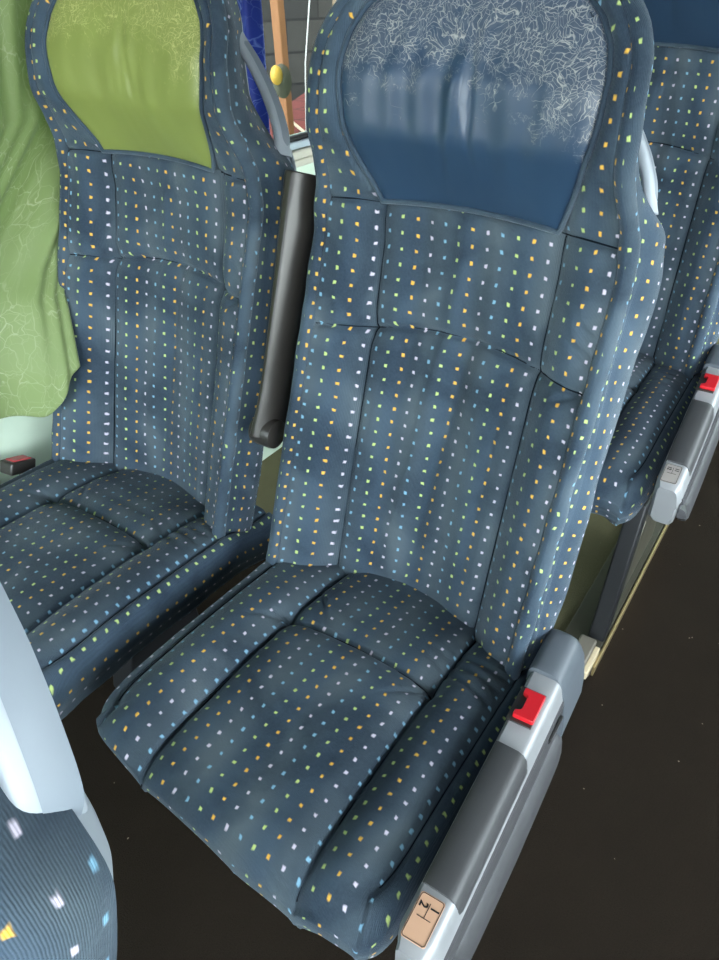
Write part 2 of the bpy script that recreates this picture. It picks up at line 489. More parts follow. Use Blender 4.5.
        for i in range(60):
            tg = C_[min(i+1, 59)] - C_[max(i-1, 0)]; tg /= np.linalg.norm(tg)
            o = np.cross(tg, nd); o /= np.linalg.norm(o)
            if o[0] < 0: o = -o
            fl = 1 + .7*math.exp(-(i/5.0)**2) + .5*math.exp(-((59-i)/5.0)**2)
            for j in range(n+1):
                q = 2*math.pi*j/n
                c_, s_ = math.cos(q), math.sin(q)
                cx = math.copysign(abs(c_)**.7, c_); sx_ = math.copysign(abs(s_)**.7, s_)
                PP[i, j] = C_[i] + nd*cx*.0150*(.75+.25*fl) + o*sx_*.0070*fl
        b.grid(PP)
        b.poly([PP[0, j] for j in range(n)]); b.poly([PP[-1, j] for j in range(n)], True)
        gh = b.build('grab_handle', SHELL, parent)
        # inset grip panel on the outer face
        b = MB(); rows = []
        for i in range(7, 58):
            tg = C_[min(i+1, 59)] - C_[max(i-1, 0)]; tg /= np.linalg.norm(tg)
            o = np.cross(tg, nd); o /= np.linalg.norm(o)
            if o[0] < 0: o = -o
            w = .0150*min(1, math.sqrt(max(0, 1-((8-min(i, 8)-0)/1.4)**2)) if i < 8 else 1)
            w = .0095*(math.sqrt(max(0.02, 1-((12-i)/5.2)**2)) if i < 12 else 1)
            rows.append([C_[i] + nd*(k*w-.0030) + o*(.0070+.0008*(1-k*k)) for k in np.linspace(-1, 1, 9)])
        b.grid(np.array(rows)); b.build('grip_panel', SHELLD, gh)
        # collar where the handle enters the upholstery
        b = MB(); c0 = C_[1]; ring = []
        cp = [(a_+(.017*float(sstep(-.082, -.062, c_)) if hoff < 0 else -.006), b_+hoff-(.016 if hoff < 0 else 0), c_+(.012 if hoff < 0 else .004)) for a_, b_, c_ in [(.205, .640, -.084), (.219, .618, -.086), (.228, .600, -.080), (.233, .586, -.068), (.235, .576, -.052), (.232, .575, -.036), (.224, .585, -.024), (.212, .604, -.018), (.198, .628, -.016), (.182, .656, -.020)]]
        for k in range(50):
            u_ = k/49*(len(cp)-1); i_ = min(int(u_), len(cp)-2); f_ = u_-i_
            ring.append(BP(*[np.array(cp[i_][q]*(1-f_)+cp[i_+1][q]*f_) for q in range(3)]))
        ring = [tuple(np.mean([ring[max(0, min(49, k+dk))] for dk in (-3, -2, -1, 0, 1, 2, 3)], axis=0)) for k in range(50)]
        b.tube(ring, .0038, 10)
        mid_ = BP(np.array(.220 if hoff < 0 else .204), np.array(.618+hoff), np.array(-.052))
        b.grid(np.array([[tuple(np.array(p)*(1-f_)+mid_*f_) for f_ in (0, .35, .7, 1)] for p in ring]))
        b.build('handle_collar', SHELL, gh)
    return br

CX, CHW = .008, .2395
YF, YB = -.390, .125
def h_cush(x, y, fold=1.0, seed=0.0):
    xr = x-CX; ax = np.abs(xr)
    z = np.zeros_like(x)
    z += .010*gauss(ax-.178, .035)*sstep(.02, -.08, y)
    z += .007*gauss(xr, .15)*gauss(y+.10, .10)
    z += .008 + .010*gauss(y+.24, .13) - .022*sstep(-.01, .10, y)
    z -= .010*gauss(y-.0, .06)*gauss(xr, .13)
    seamx = np.abs(x + .002 + np.where(x > 0, -.002, 0)) - .1185 - np.where(x > 0, .022, -.010)
    z -= groove(np.where(x > 0, x-.1395, -x-.1075), .0085, .0042, .007, .020)
    yc = -.075 - .010*((x-.015)/.12)**2
    z -= groove(y-yc, .008, .0042, .008, .022)*sstep(.15, .125, ax)
    # fine wrinkles where the cross seam meets the side seams and on the right bolster
    for (wx, wy, sl, ln, A) in ((.118, -.105, .9, .03, .003), (.09, -.10, -.5, .03, .0025), (.165, -.055, -.35, .05, .005), (.17, -.030, -.25, .05, .005), (.175, -.008, -.15, .05, .004), (-.13, -.10, .8, .03, .003), (-.085, -.03, -1.2, .035, .003)):
        z -= fold*A*gauss((y-wy)-sl*(x-wx), .0055)*gauss(x-wx, ln)
    # sitting hollow
    z -= fold*.0035*gauss(x+.0, .05)*gauss(y+.30, .05)
    return z

def make_cushion(parent, mat, fold=1.0, seed=0.0):
    na, nb = 150, 150
    av = np.linspace(-1, 1, na); bv = np.linspace(-1, 1, nb)
    A, B = np.meshgrid(av, bv, indexing='ij')
    def outline_map(A, B):
        m = np.maximum(np.abs(A), np.abs(B)); nn = 11.0
        k = np.where(B < 0, m/np.maximum((np.abs(A)**nn+np.abs(B)**nn)**(1/nn), 1e-9), 1.0)
        x = CX + CHW*A*k; yc = (YF+YB)/2; hy = (YB-YF)/2
        y = yc + hy*B*k - (.010*(1-A*A) + .012*A)*np.clip(-B, 0, 1)**3
        return x, y
    X, Y = outline_map(A, B)
    def Z(X, Y, A, B):
        z = h_cush(X, Y, fold, seed)
        # rim: groove of the welt and rolled edge
        ds = CHW*(1-np.abs(A)); df = Y - (YF-.012*(1-A*A))
        e = np.minimum(ds, np.where(df < .2, df+.0, 9))
        z -= groove(ds-.0235, .006, .0040, .004, .012)
        rs = np.clip(1-ds/.020, 0, 1); rf = np.clip(1-df/.060, 0, 1)
        r = np.clip((rs**3+rf**3)**(1/3), 0, 1)
        z -= .030*(1-np.sqrt(np.clip(1-r*r, 0, 1)))*(1+.5*rf)
        return z
    z = Z(X, Y, A, B)
    z += (.0016*nz(X+seed, Y, seed, 12) + .0008*nz(X, Y+3, seed, 40))
    b = MB(); b.grid(np.stack([X, Y, z+H], -1), np.stack([X, Y], -1))
    # skirt: walk the rim
    rim = [(i, 0) for i in range(na)] + [(na-1, j) for j in range(1, nb)] + [(i, nb-1) for i in range(na-2, -1, -1)] + [(0, j) for j in range(nb-2, -1, -1)]
    rows = []; uvs = []; K = 14
    L = 0; last = None
    for (i, j) in rim:
        p = np.array([X[i, j], Y[i, j], z[i, j]])
        ox, oy = A[i, j], B[i, j]; nrm = np.array([ox**7, oy**7]); nrm /= (np.linalg.norm(nrm)+1e-9)
        if last is not None: L += np.linalg.norm(p[:2]-last)
        last = p[:2]; rr = []; uu = []
        for k in range(K):
            t = k/(K-1)
            outw = .007*math.sin(math.pi*min(1, t*1.3)) - .030*max(0, t-.65)/.35 - .022*t*max(0, -oy)**4
            zz = p[2] - (.074-.014*max(0, -oy)**4*(1-1.6*ox))*t - (.008*noise.noise((L*11, t*2, seed)) + .006)*t
            outw += .0035*noise.noise((L*16, t*5, seed+2))*t - .004*math.exp(-((t-.45)/.07)**2)
            rr.append((p[0]+nrm[0]*outw, p[1]+nrm[1]*outw, zz+H)); uu.append((X[i, j], Y[i, j]-t*.085) if abs(oy) > abs(ox) else (X[i, j]+t*.085*np.sign(ox), Y[i, j]))
        rows.append(rr); uvs.append(uu)
    b.grid(np.array(rows), np.array(uvs), cu=False)
    bot = [r[-1] for r in rows]; b.poly(bot)
    cu = b.build('seat_cushion', mat, parent)
    b = MB()
    def line(xs, ys):
        xs = np.array(xs, float); ys = np.array(ys, float)
        a_ = (xs-CX)/CHW; b_ = np.zeros_like(xs)
        zz = h_cush(xs, ys, fold, seed)
        df = ys-(YF-.012*(1-a_*a_)); rf = np.clip(1-df/.060, 0, 1)
        ds = CHW-np.abs(xs-CX)
        zz = zz - groove(ds-.0235, .006, .0040, .004, .012) - .030*(1-np.sqrt(np.clip(1-rf**2, 0, 1)))*(1+.5*rf)
        b.tube(np.stack([xs, ys, zz+H+.0002], -1), .0010, 6)
    ys = np.linspace(.08, -.395, 100)
    line(np.full(100, .1395), ys); line(np.full(100, -.1075), ys)
    xs = np.linspace(-.1075, .1395, 50); line(xs, -.075-.010*((xs-.015)/.12)**2)
    for sg in (-1, 1):
        i_ = int(round((1 + sg*(1-.0235/CHW))/2*(na-1)))
        b.tube([(X[i_, j], Y[i_, j], z[i_, j]+H+.0004) for j in range(12, nb-12)][::-1], .0010, 6)
    b.build('seam', SEAM, cu)
    return cu

def text_mesh(s, size, M, mat, name, parent, extr=.0002):
    cu = bpy.data.curves.new(name, 'FONT'); cu.body = s; cu.size = size; cu.align_x = 'CENTER'; cu.align_y = 'CENTER'
    cu.extrude = extr; cu.offset = size*.02
    o = bpy.data.objects.new('tmp', cu); col.objects.link(o)
    bpy.context.view_layer.update()
    me = bpy.data.meshes.new_from_object(o.evaluated_get(bpy.context.evaluated_depsgraph_get()))
    bpy.data.objects.remove(o)
    me.transform(M); me.materials.clear(); me.materials.append(mat); me.name = name
    r = bpy.data.objects.new(name, me); col.objects.link(r); r.parent = parent
    return r

def rrect(x0, x1, y0, y1, r, n=6):
    pts = []
    for cx, cy, a0 in ((x1-r, y1-r, 0), (x0+r, y1-r, 90), (x0+r, y0+r, 180), (x1-r, y0+r, 270)):
        for k in range(n+1):
            a = math.radians(a0+90*k/n); pts.append((cx+r*math.cos(a), cy+r*math.sin(a)))
    return pts

def make_aisle_arm(parent, nums, tagmat):
    """silver side trim with pad, buckle and number tag; local x measured from the seat centre"""
    o = -XC
    def sk(y): return -.040*(y+.20)            # the trim runs a little outwards to the front
    # --- side panel: loft of (x,z) sections along y
    ys = np.linspace(-.402, .075, 70); rows = []
    zb = smooth_interp([-.41, -.38, -.30, -.18, -.05, .05, .08], [-.030, -.058, -.095, -.125, -.125, -.10, -.085])
    for y in ys:
        fr = sstep(-.380, -.402, y); top = .046 - .006*fr - .004*sstep(-.01, .08, y)
        x0, x1, x2 = .4815, .521, .5375
        if y > -.03: x2 -= .016*sstep(-.03, .075, y); 
        sh = sk(y); b_ = float(zb(y)); h = top - b_
        prof = [(x0, b_+.01), (x0, top-.006), (x0+.004, top), (x1-.006, top), (x1, top-.003), (x1+.004, top-.010),
                (x1+.008, top-.026), (x1+.010, top-.034), (x1+.0065, top-.040), (x1+.0065, top-.058), (x1+.006, top-.064),
                (x1+.006, top-.075), (x1+.006, top-.5*h-.02), (x1+.004, b_+.010), (x1-.002, b_), (x0+.010, b_)]
        if fr > 0:
            cxm = (x0+x2)/2
            prof = [(cxm+(p[0]-cxm)*(1-.25*fr), p[1]) for p in prof]
        rows.append([(o+p[0]+sh, y, p[1]+H) for p in prof])
    P = np.array(rows); b = MB(); b.grid(P, cv=True)
    b.poly(list(P[0])); b.poly(list(P[-1]), True)
    sp = b.build('side_trim', SILVER, parent, bevel=.002, bseg=2, angle=50)
    # slate flank panel with its long channel
    ys = np.linspace(-.386, -.005, 60); rows = []
    for y in ys:
        b_ = float(zb(y)); sh = sk(y); x2 = .5375 - (.016*sstep(-.03, .075, y) if y > -.03 else 0)
        k = .5 - .0*y; zt = .046-.030; zt2 = b_+.004+.022*sstep(-.335, -.385, y); L_ = zt-zt2
        fr = .25*sstep(-.380, -.402, y)
        pr_ = [(.5290, zt), (.5330, zt-.001), (.5350, zt-.22*L_), (.5352, zt-.30*L_), (.5318, zt-.34*L_), (.5325, zt-.52*L_), (.5392, zt-.57*L_), (.5435, zt-.70*L_), (.5462, zt-.88*L_), (.5425, zt2), (.530, zt2-.002)]
        rows.append([(o+p[0]+sh-fr*.04+(x2-.5375)*.8, y, p[1]+H) for p in pr_])
    P = np.array(rows); b = MB(); b.grid(P, cv=True); b.poly(list(P[0])); b.poly(list(P[-1]), True)
    b.build('side_panel', FLANK, parent, angle=40)
    # slot and screw hole on the flank
    b = MB(); b.box((o+.5345+sk(-.06), -.052, H+.005), (.004, .045, .010), Matrix.Rotation(math.radians(12), 3, 'Y')); b.build('slot', INK, sp, bevel=.001)
    b = MB(); b.prism(rrect(-.004, .004, -.004, .004, .0038, 6), 'z', -.002, .002)
    me = b; me.v = [(o+.5335+sk(-.37)+v[2]-.004, -.372+v[0], H+.006+v[1]) for v in me.v]; me.build('screw_hole', INK, sp)
    # --- dark pad
    ys = np.linspace(-.336, -.140, 24); rows = []
    for y in ys:
        sh = sk(y); e = .0012 if (y < -.333 or y > -.143) else 0
        prof = [(.4835, .040), (.4835, .0485-e), (.4865, .0505-e), (.512, .0505-e), (.5195, .0478-e), (.5245, .0405-e), (.5285-e, .026), (.5285, .0205), (.522, .0190), (.515, .030)]
        rows.append([(o+p[0]+sh, y, p[1]+H) for p in prof])
    P = np.array(rows); b = MB(); b.grid(P, cv=True); b.poly(list(P[0])); b.poly(list(P[-1]), True)
    b.build('armrest_pad', DGREY, parent, angle=50)
    # --- rear cap
    ys = np.linspace(-.012, .078, 20); rows = []
    for k, y in enumerate(ys):
        sh = sk(y)-.001; e = .006 + .012*(1-math.sqrt(max(0, 1-max(0, (y-.058)/.0205)**2))) + (.0015 if k == 0 else 0)
        prof = [(.478, -.02), (.478, .050-e), (.482, .058-e), (.490, .0605-e), (.508, .0605-e), (.518, .0575-e), (.5245, .050-e), (.532, .02), (.539, -.02), (.541, -.055), (.530, -.062), (.49, -.05)]
        rows.append([(o+p[0]+sh, y, p[1]+H) for p in prof])
    P = np.array(rows); b = MB(); b.grid(P, cv=True); b.poly(list(P[0])); b.poly(list(P[-1]), True)
    b.build('rear_cap', CAPM, parent, angle=55)
    # --- buckle in its recess
    M = Matrix.Rotation(math.atan(.040), 3, 'Z')
    cx_, cy_ = o+.5005+sk(-.075), -.073
    b = MB(); b.box((cx_-.0035, cy_, H+.0465), (.0330, .0590, .0030), M)
    bk = b.build('belt_buckle', BLACKP, parent, bevel=.001)
    c_sh = [(-.013, -.0235), (.0120, -.0235), (.0135, -.022), (.0135, .022), (.0120, .0235), (-.013, .0235), (-.014, .022), (-.014, .0155), (-.012, .0145), (-.008, .0125), (-.0065, .010), (-.0065, -.010), (-.008, -.0125), (-.012, -.0145), (-.014, -.0155), (-.014, -.022)]
    b = MB(); b.prism([(x, y) for x, y in c_sh], 'z', 0, .0075)
    b.v = [tuple(M @ Vector(v) + Vector((cx_, cy_, H+.0470))) for v in b.v]
    b.build('release_button', RED, bk, bevel=.0012, bseg=2)
    # --- number tag
    cy = -.367; cx_ = o+.5005+sk(cy)
    b = MB(); b.prism(rrect(-.0135, .0135, -.0245, .0245, .003), 'z', 0, .0008)
    b.v = [tuple(M @ Vector(v) + Vector((cx_, cy, H+.0460))) for v in b.v]
    tg = b.build('number_tag', tagmat, parent, smooth=False)
    b = MB()
    out = rrect(-.0125, .0125, -.0235, .0235, .003)
    b.tube([(x, y, .0009) for x, y in out], .00035, 6, closed=True)
    b.box((0, .0085, .0009), (.0007, .016, .0004)); b.box((0, .0005, .0009), (.0150, .0007, .0004))
    b.v = [tuple(M @ Vector(v) + Vector((cx_, cy, H+.0460))) for v in b.v]
    b.build('seat_pictogram', INK, tg, smooth=False)
    for s_, xx in ((nums[0], .0062), (nums[1], -.0062)):
        Mt = Matrix.Translation((cx_, cy, H+.0470)) @ M.to_4x4() @ Matrix.Translation((xx, .0125, 0)) @ Matrix.Rotation(math.radians(-90), 4, 'Z')
        text_mesh(s_, .0125 if len(s_) == 1 else .0095, Mt, INK, 'seat_number', tg)

def make_frame(parent, pedestal=True, pz=0.0):
    b = MB()
    b.box((0.01, .02, H-.105), (.40, .24, .02)); 
    b.box((-.10, -.02, H-.125), (.035, .30, .03)); b.box((.12, -.02, H-.125), (.035, .30, .03))
    b.build('seat_frame', FRAME, parent, bevel=.003)
    if pedestal:
      b = MB(); b.prism([(-.12, pz), (.10, pz), (.06, H-.13), (-.06, H-.13)], 'x', -.03, .03)
      b.build('pedestal', FRAME, parent, bevel=.004)
    # recliner hinge plates beside the back's lower end
    for sx in (-1, 1):
        b = MB(); b.prism(rrect(.0, .075, H-.10, H-.005, .03), 'x', sx*.205-.003, sx*.205+.003)
        b.build('hinge_plate', FRAME, parent, bevel=.001)

def make_arm_bar(parent):
    """folded-up black armrest on the aisle flank of the window seat"""
    ss = np.linspace(.205, .605, 60); rows = []
    cx = smooth_interp([.2, .26, .40, .60, .61], [.280, .282, .283, .286, .288])
    w = smooth_interp([.2, .25, .30, .40, .52, .61], [.0200, .0160, .0150, .0170, .0215, .0255])
    dd = smooth_interp([.2, .30, .45, .61], [.000, -.006, -.004, .000])
    for s in ss:
        W = float(w(s)); c = float(cx(s)); d0 = float(dd(s)); e = 0
        prof = [(-W, -.062), (-W*1.0, -.012), (-W*.93, .004), (-W*.6, .012), (-W*.1, .0135), (W*.15, .009), (W*.55, -.004), (W*.9, -.022), (W, -.034), (W, -.062)]
        rows.append([BP(np.array(c+p[0]), np.array(s), np.array(d0+p[1])) for p in prof])
    P = np.array(rows); b = MB(); b.grid(P, cv=True); b.poly(list(P[0])); b.poly(list(P[-1]), True)
    ar = b.build('armrest', BLACKP, parent, bevel=.002, bseg=3, angle=45)
    # round pivot knuckle at the lower end
    b = MB(); n = 40; rows = []
    for (t, r) in ((-.0215, .020), (-.020, .0235), (-.012, .0250), (.012, .0250), (.020, .0235), (.0215, .020)):
        rows.append([BP(np.array(.280+t), np.array(.212+r*math.cos(2*math.pi*k/n)), np.array(-.018+r*math.sin(2*math.pi*k/n))) for k in range(n)])
    P = np.array(rows); b.grid(P, cv=True); b.poly(list(P[0])); b.poly(list(P[-1]), True)
    b.build('pivot_knuckle', BLACKP, ar, angle=50)

def make_seat(loc, label, lmat, arm=None, bar=False, fold=1.0, seed=0.0, rotx=0.0, ped=True, pz=0.0, hoff=0.0):
    e = empty('coach_seat', loc, label, 'seat', 'upholstered coach seats')
    e.rotation_euler = (rotx, 0, 0)
    make_back(e, FAB, lmat, fold, seed, hoff=hoff); make_cushion(e, FAB, fold, seed); make_frame(e, ped, pz)
    if arm: make_aisle_arm(e, *arm)
    if bar: make_arm_bar(e)
    return e

PITCH = .87
main = make_seat((XC, 0, 0), 'blue dotted coach seat in the middle with a cracked blue leather headrest', LEATH, (('1', '2'), TAG), seed=1.3)
left = make_seat((XC-.552, 0, 0), 'blue dotted coach seat by the window with a yellow-green headrest, beside the green curtain', GLEATH, bar=True, fold=.6, seed=4.1)
rear = make_seat((XC+.012, .90, .115), 'dark blue dotted coach seat of the row behind, at the right edge', LEATH, (('11', '12'), TAG2), fold=.7, seed=8.2, rotx=math.radians(8), ped=False)
front = make_seat((XC+.016, -.87, -.035), 'coach seat of the row in front, its grey shoulder handle at the lower left corner', LEATH, None, fold=.7, seed=6.6, hoff=-.022, pz=.035)

# seat-belt buckle of the window seat
e = empty('seat_belt_buckle', (-.578, -.055, 0), 'black belt buckle with a faded red button between window seat and wall', 'seat belt buckle')
M = Matrix.Rotation(math.radians(8), 3, 'Z') @ Matrix.Rotation(math.radians(-20), 3, 'X')
b = MB(); b.box((0, 0, 0), (.034, .060, .026)); b.v = [tuple(M @ Vector(v)+Vector((0, 0, H+.006))) for v in b.v]
bh = b.build('buckle_housing', BLACKP, e, bevel=.004, bseg=3)
b = MB(); b.box((0, .001, .0135), (.023, .042, .004)); b.v = [tuple(M @ Vector(v)+Vector((0, 0, H+.006))) for v in b.v]
b.build('release_button', REDF, bh, bevel=.0015)
b = MB(); b.tube([(0, -.005, H-.002), (-.003, .02, H-.06), (0, .05, H-.12)], .012, 8, ry=.002); b.build('belt_stalk', BLACKP, e)

# ------------------------------------------------------------- bus interior
WX = -.635; WR = 1.75; Y0, Y1 = -2.6, 3.4; ZC = H+1.12; SILL = H+.435; WT = H+1.0
def struct(name, b, mat, **kw):
    o = b.build(name, mat, None, **kw); o['kind'] = 'structure'; return o
AISLE = carpet('aisle_carpet', (.008, .006, .0045), (.040, .029, .021))
OLIVE = carpet('olive_floor', (.16, .145, .085), (.22, .20, .12), (.3, .28, .2))
b = MB(); b.box(((WX+WR)/2, (Y0+Y1)/2, -.02), (WR-WX+.1, Y1-Y0+.1, .04)); struct('floor', b, AISLE, smooth=False)
b = MB(); b.box(((WX+.39)/2, .42+(Y1-.42)/2, .003), (.39-WX, Y1-.42, .006)); struct('trim_1', b, OLIVE, smooth=False)
WALL = plastic('mint_side_wall', (.60, .72, .60), .8, bump=.6, scale=500, spec=.2)
CEIL = plastic('ceiling_panel', (.12, .122, .125), .7)
b = MB(); b.box((WX-.03, (Y0+Y1)/2, SILL/2), (.06, Y1-Y0, SILL)); b.box((WX-.03, (Y0+Y1)/2, (WT+ZC)/2), (.06, Y1-Y0, ZC-WT))
for y in (Y0+.05, -.95, 1.75, Y1-.05): b.box((WX-.03, y, (SILL+WT)/2), (.055, .10, WT-SILL))
struct('wall_left', b, WALL, smooth=False)
b = MB(); b.box((WR+.03, (Y0+Y1)/2, SILL/2-.1), (.06, Y1-Y0, SILL-.2)); b.box((WR+.03, (Y0+Y1)/2, (WT+ZC)/2), (.06, Y1-Y0, ZC-WT))
for y in (Y0+.05, -.8, 1.2, Y1-.05): b.box((WR+.03, y, (SILL+WT)/2-.1), (.055, .10, WT-SILL+.2))
struct('wall_right', b, WALL, smooth=False)
b = MB(); b.box(((WX+WR)/2, Y1+.03, ZC/2), (WR-WX+.1, .06, ZC)); struct('wall_back', b, WALL, smooth=False)
b = MB(); b.box(((WX+WR)/2, Y0-.03, .35), (WR-WX+.1, .06, .7)); struct('wall_front', b, WALL, smooth=False)
b = MB(); b.box(((WX+WR)/2, (Y0+Y1)/2, ZC+.03), (WR-WX+.1, Y1-Y0+.1, .06)); struct('ceiling', b, CEIL, smooth=False)
GL = glass('window_glass'); GLT = glass('tinted_window_glass', (.60, .63, .62), False)
b = MB(); b.box((WX-.035, (Y0+Y1)/2, (SILL+WT)/2), (.004, Y1-Y0, WT-SILL+.02)); struct('window_1', b, GLT, smooth=False)
b = MB(); b.box((WR+.035, (Y0+Y1)/2, (SILL+WT)/2-.1), (.004, Y1-Y0, WT-SILL+.2)); struct('window_2', b, GL, smooth=False)
b = MB(); b.box(((WX+WR)/2, Y0-.035, (ZC+.7)/2), (WR-WX, .004, ZC-.7)); struct('window_3', b, GL, smooth=False)
# sill trims: rubber seal, silver rail, beige ledge
SEAL = plastic('black_rubber', (.01, .01, .012), .6); LEDGE = plastic('beige_ledge', (.52, .50, .42), .5); BLUEG = plastic('blue_grey_rail', (.42, .48, .55), .35, .3)
b = MB(); b.box((WX-.004, (Y0+Y1)/2, SILL+.006), (.016, Y1-Y0, .010)); struct('trim_2', b, SEAL)
b = MB(); b.box((WX+.006, (Y0+Y1)/2, SILL-.008), (.018, Y1-Y0, .018)); struct('trim_3', b, BLUEG, bevel=.003)
b = MB(); b.box((WX+.010, (Y0+Y1)/2, SILL-.030), (.024, Y1-Y0, .022)); b.box((WX+.008, (Y0+Y1)/2, SILL-.052), (.018, Y1-Y0, .018)); struct('trim_4', b, LEDGE, bevel=.004)

# ---- curtains
CURT = crumpled('green_curtain', (.36, .46, .20), (.66, .72, .46), (.28, .38, .145), scale=13)
BCUR = crumpled('blue_curtain', (.03, .08, .50), (.30, .45, .85), (.01, .03, .20), .4)
def curtain(name, y0, y1, z0f, z1, amp, n, x0, ph, mat, label, x_tilt=0.0, cat='curtain', parent=None, edge=0.0):
    nu, nv = 140, 70; rows = []; uv = []
    for i in range(nu):
        t = i/(nu-1); r = []; q = []
        zb = z0f(t)
        for j in range(nv):
            u = j/(nv-1); z = zb+(z1-zb)*u
            fl = 1.15-.45*u
            x = x0 + amp*fl*math.sin(n*math.pi*t+ph+.5*math.sin(2.2*u+t)) + .3*amp*math.sin(2.7*n*math.pi*t+u*2) + x_tilt*(1-u)
            y = y0+(y1-y0)*t + .35*amp*math.cos(n*math.pi*t+ph) - edge*u*u*t
            r.append((x, y, z)); q.append((t*(y1-y0)*1.5+ph, z))
        rows.append(r); uv.append(q)
    b = MB(); b.grid(np.array(rows), np.array(uv))
    o = b.build(name, mat, parent)
    m = o.modifiers.new('Solid', 'SOLIDIFY'); m.thickness = .0012; m.offset = 0
    if label: setp(o, label, cat)
    return o
def green_curtain():
    nu, nv = 220, 110; rows = []; uv = []
    for i in range(nu):
        t = i/(nu-1); r = []; q = []
        zb = H + .108 + .095*float(sstep(.90, 1.0, t)) + .006*math.sin(16*t)
        for j in range(nv):
            u = j/(nv-1); z = zb + (H+1.0-zb)*u**1.15; h = z-H
            y1 = float(np.interp(h, [.1, .2, .32, .42, .6, 1.0], [.055, .070, .110, .20, .42, .50]))
            y = -.75 + (y1+.75)*t
            ph = 8.5*math.pi*t + .9
            fl = 1.1-.35*u
            x = WX + .062 + .020*fl*math.sin(ph+.5*math.sin(2.2*u+t)) + .006*math.sin(2.3*ph+u*3) + .003*math.sin(5.1*ph-u*6)
            push = float(sstep(.80, 1.0, t))*float(np.interp(h, [.1, .2, .30, .36, .5], [.080, .088, .045, .008, .0]))
            x += push
            y += .010*math.cos(ph)
            r.append((x, y, z)); q.append((t*1.9+.2, z))
        rows.append(r); uv.append(q)
    b = MB(); b.grid(np.array(rows), np.array(uv)); o = b.build('curtain', CURT)
    m = o.modifiers.new('Solid', 'SOLIDIFY'); m.thickness = .0012; m.offset = 0
    setp(o, 'lime green crumple-patterned curtain hanging at the left beside the window seat', 'curtain')
green_curtain()
curtain('curtain', .53, .765, lambda t: H+.44, H+1.0, .018, 6.0, WX+.045, .3, BCUR,
        'bright blue curtain gathered at the window behind the window seat')

# ---- rail on the floor and the rear seat's foot
GOLD = plastic('worn_brass_edge', (.55, .43, .22), .35, .8); RAILM = plastic('dark_rail', (.10, .095, .075), .45, .5)
t = empty('seat_rail', (.48, 1.9, 0), 'low metal seat rail with a brass edge along the aisle carpet', 'rail')
b = MB(); b.box((-.045, 0, .012), (.085, 2.86, .024)); b.build('rail_body', RAILM, t, bevel=.002)
b = MB(); b.box((.002, 0, .013), (.005, 2.86, .028)); b.build('brass_edge', GOLD, t, bevel=.001)
b = MB(); b.box((-.045, -1.41, .016), (.086, .06, .034)); b.build('end_cap', plastic('rail_end_cap', (.07, .055, .05), .4), t, bevel=.004)
f = rear; fm = Matrix.Translation((.46, .62, 0)); n0 = len(bpy.data.objects); before = set(bpy.data.objects)
b = MB()
b.prism([(-.080, .035), (-.036, .030), (.046, H-.085), (-.004, H-.075)], 'x', -.018, .018); b.build('leg', FRAME, f, bevel=.004)
b = MB(); b.prism([(-.060, .03), (.36, .03), (.36, H-.30), (.085, H-.12), (.06, H-.12)], 'x', -.006, .004); b.build('side_plate', plastic('olive_grey_plate', (.11, .105, .085), .3, .4), f, bevel=.002)
b = MB(); b.box((.006, .10, .20), (.006, .012, .09), Matrix.Rotation(math.radians(-40), 3, 'X')); b.build('plate_rib', RAILM, f, bevel=.002)
b = MB(); b.box((-.010, -.15, .041), (.036, .10, .034)); b.build('foot_block', plastic('taupe_block', (.22, .20, .17), .4, .3), f, bevel=.004)
b = MB(); b.box((.013, -.15, .036), (.012, .085, .022)); b.build('clamp', plastic('sand_clamp', (.62, .52, .36), .4), f, bevel=.003)

bpy.context.view_layer.update()
for o in set(bpy.data.objects) - before:
    o.matrix_parent_inverse = rear.matrix_world.inverted() @ fm

# ---- unseen ceiling lamps, added above the aisle as extra light
ADDED_LAMP = emit('added_lamp_diffuser', (1, .95, .88), 3.0)
for k, y in enumerate((-1.2, .6)):
    t = empty('added_lamp', (1.05, y, ZC), ('added unseen ceiling lamp above the aisle near the front row', 'added unseen ceiling lamp above the aisle behind the rear seat')[k], 'lamp')
    b = MB(); b.box((0, 0, -.012), (.14, .50, .02)); b.build('added_lamp_housing', CEIL, t, bevel=.004)
    b = MB(); b.box((0, 0, -.026), (.11, .46, .010)); b.build('diffuser', ADDED_LAMP, t, bevel=.003)

# ------------------------------------------------- what stands outside
def stone(name, a, bcol, sc, mortar, bw=.5, rh=.25):
    m, nt, out = newmat(name); n = N(nt)
    tc = n.new('ShaderNodeTexCoord'); uvn = n.new('ShaderNodeUVMap'); uvn.uv_map = 'UVMap'
    br = n.new('ShaderNodeTexBrick'); br.inputs['Scale'].default_value = sc
    br.inputs['Color1'].default_value = (*a, 1); br.inputs['Color2'].default_value = (*bcol, 1); br.inputs['Mortar'].default_value = (*mortar, 1)
    br.inputs['Mortar Size'].default_value = .012; br.inputs['Brick Width'].default_value = bw; br.inputs['Row Height'].default_value = rh
    n.link(uvn.outputs[0], br.inputs['Vector'])
    f = n.noise(tc.outputs['Object'], 9, 4, .65)
    c = n.mix(n.math('MULTIPLY', f, .55), br.outputs['Color'], tuple(k*.35 for k in a))
    principled(n, out, Base_Color=c, Roughness=.95); return m
SW = stone('grey_stone', (.060, .057, .048), (.026, .026, .024), 1.0, (.008, .008, .008), .9, .28)
RB = stone('red_brick', (.20, .040, .03), (.15, .028, .022), 1.0, (.08, .02, .015), .50, .30)
TANW = plastic('tan_render', (.16, .12, .08), .8, scale=60); WOOD = plastic('weathered_wood', (.27, .12, .045), .7, scale=40)
e = empty('stone_wall', (-4.4, 6.2, -1.2), 'grey stone block wall outside the window', 'wall')
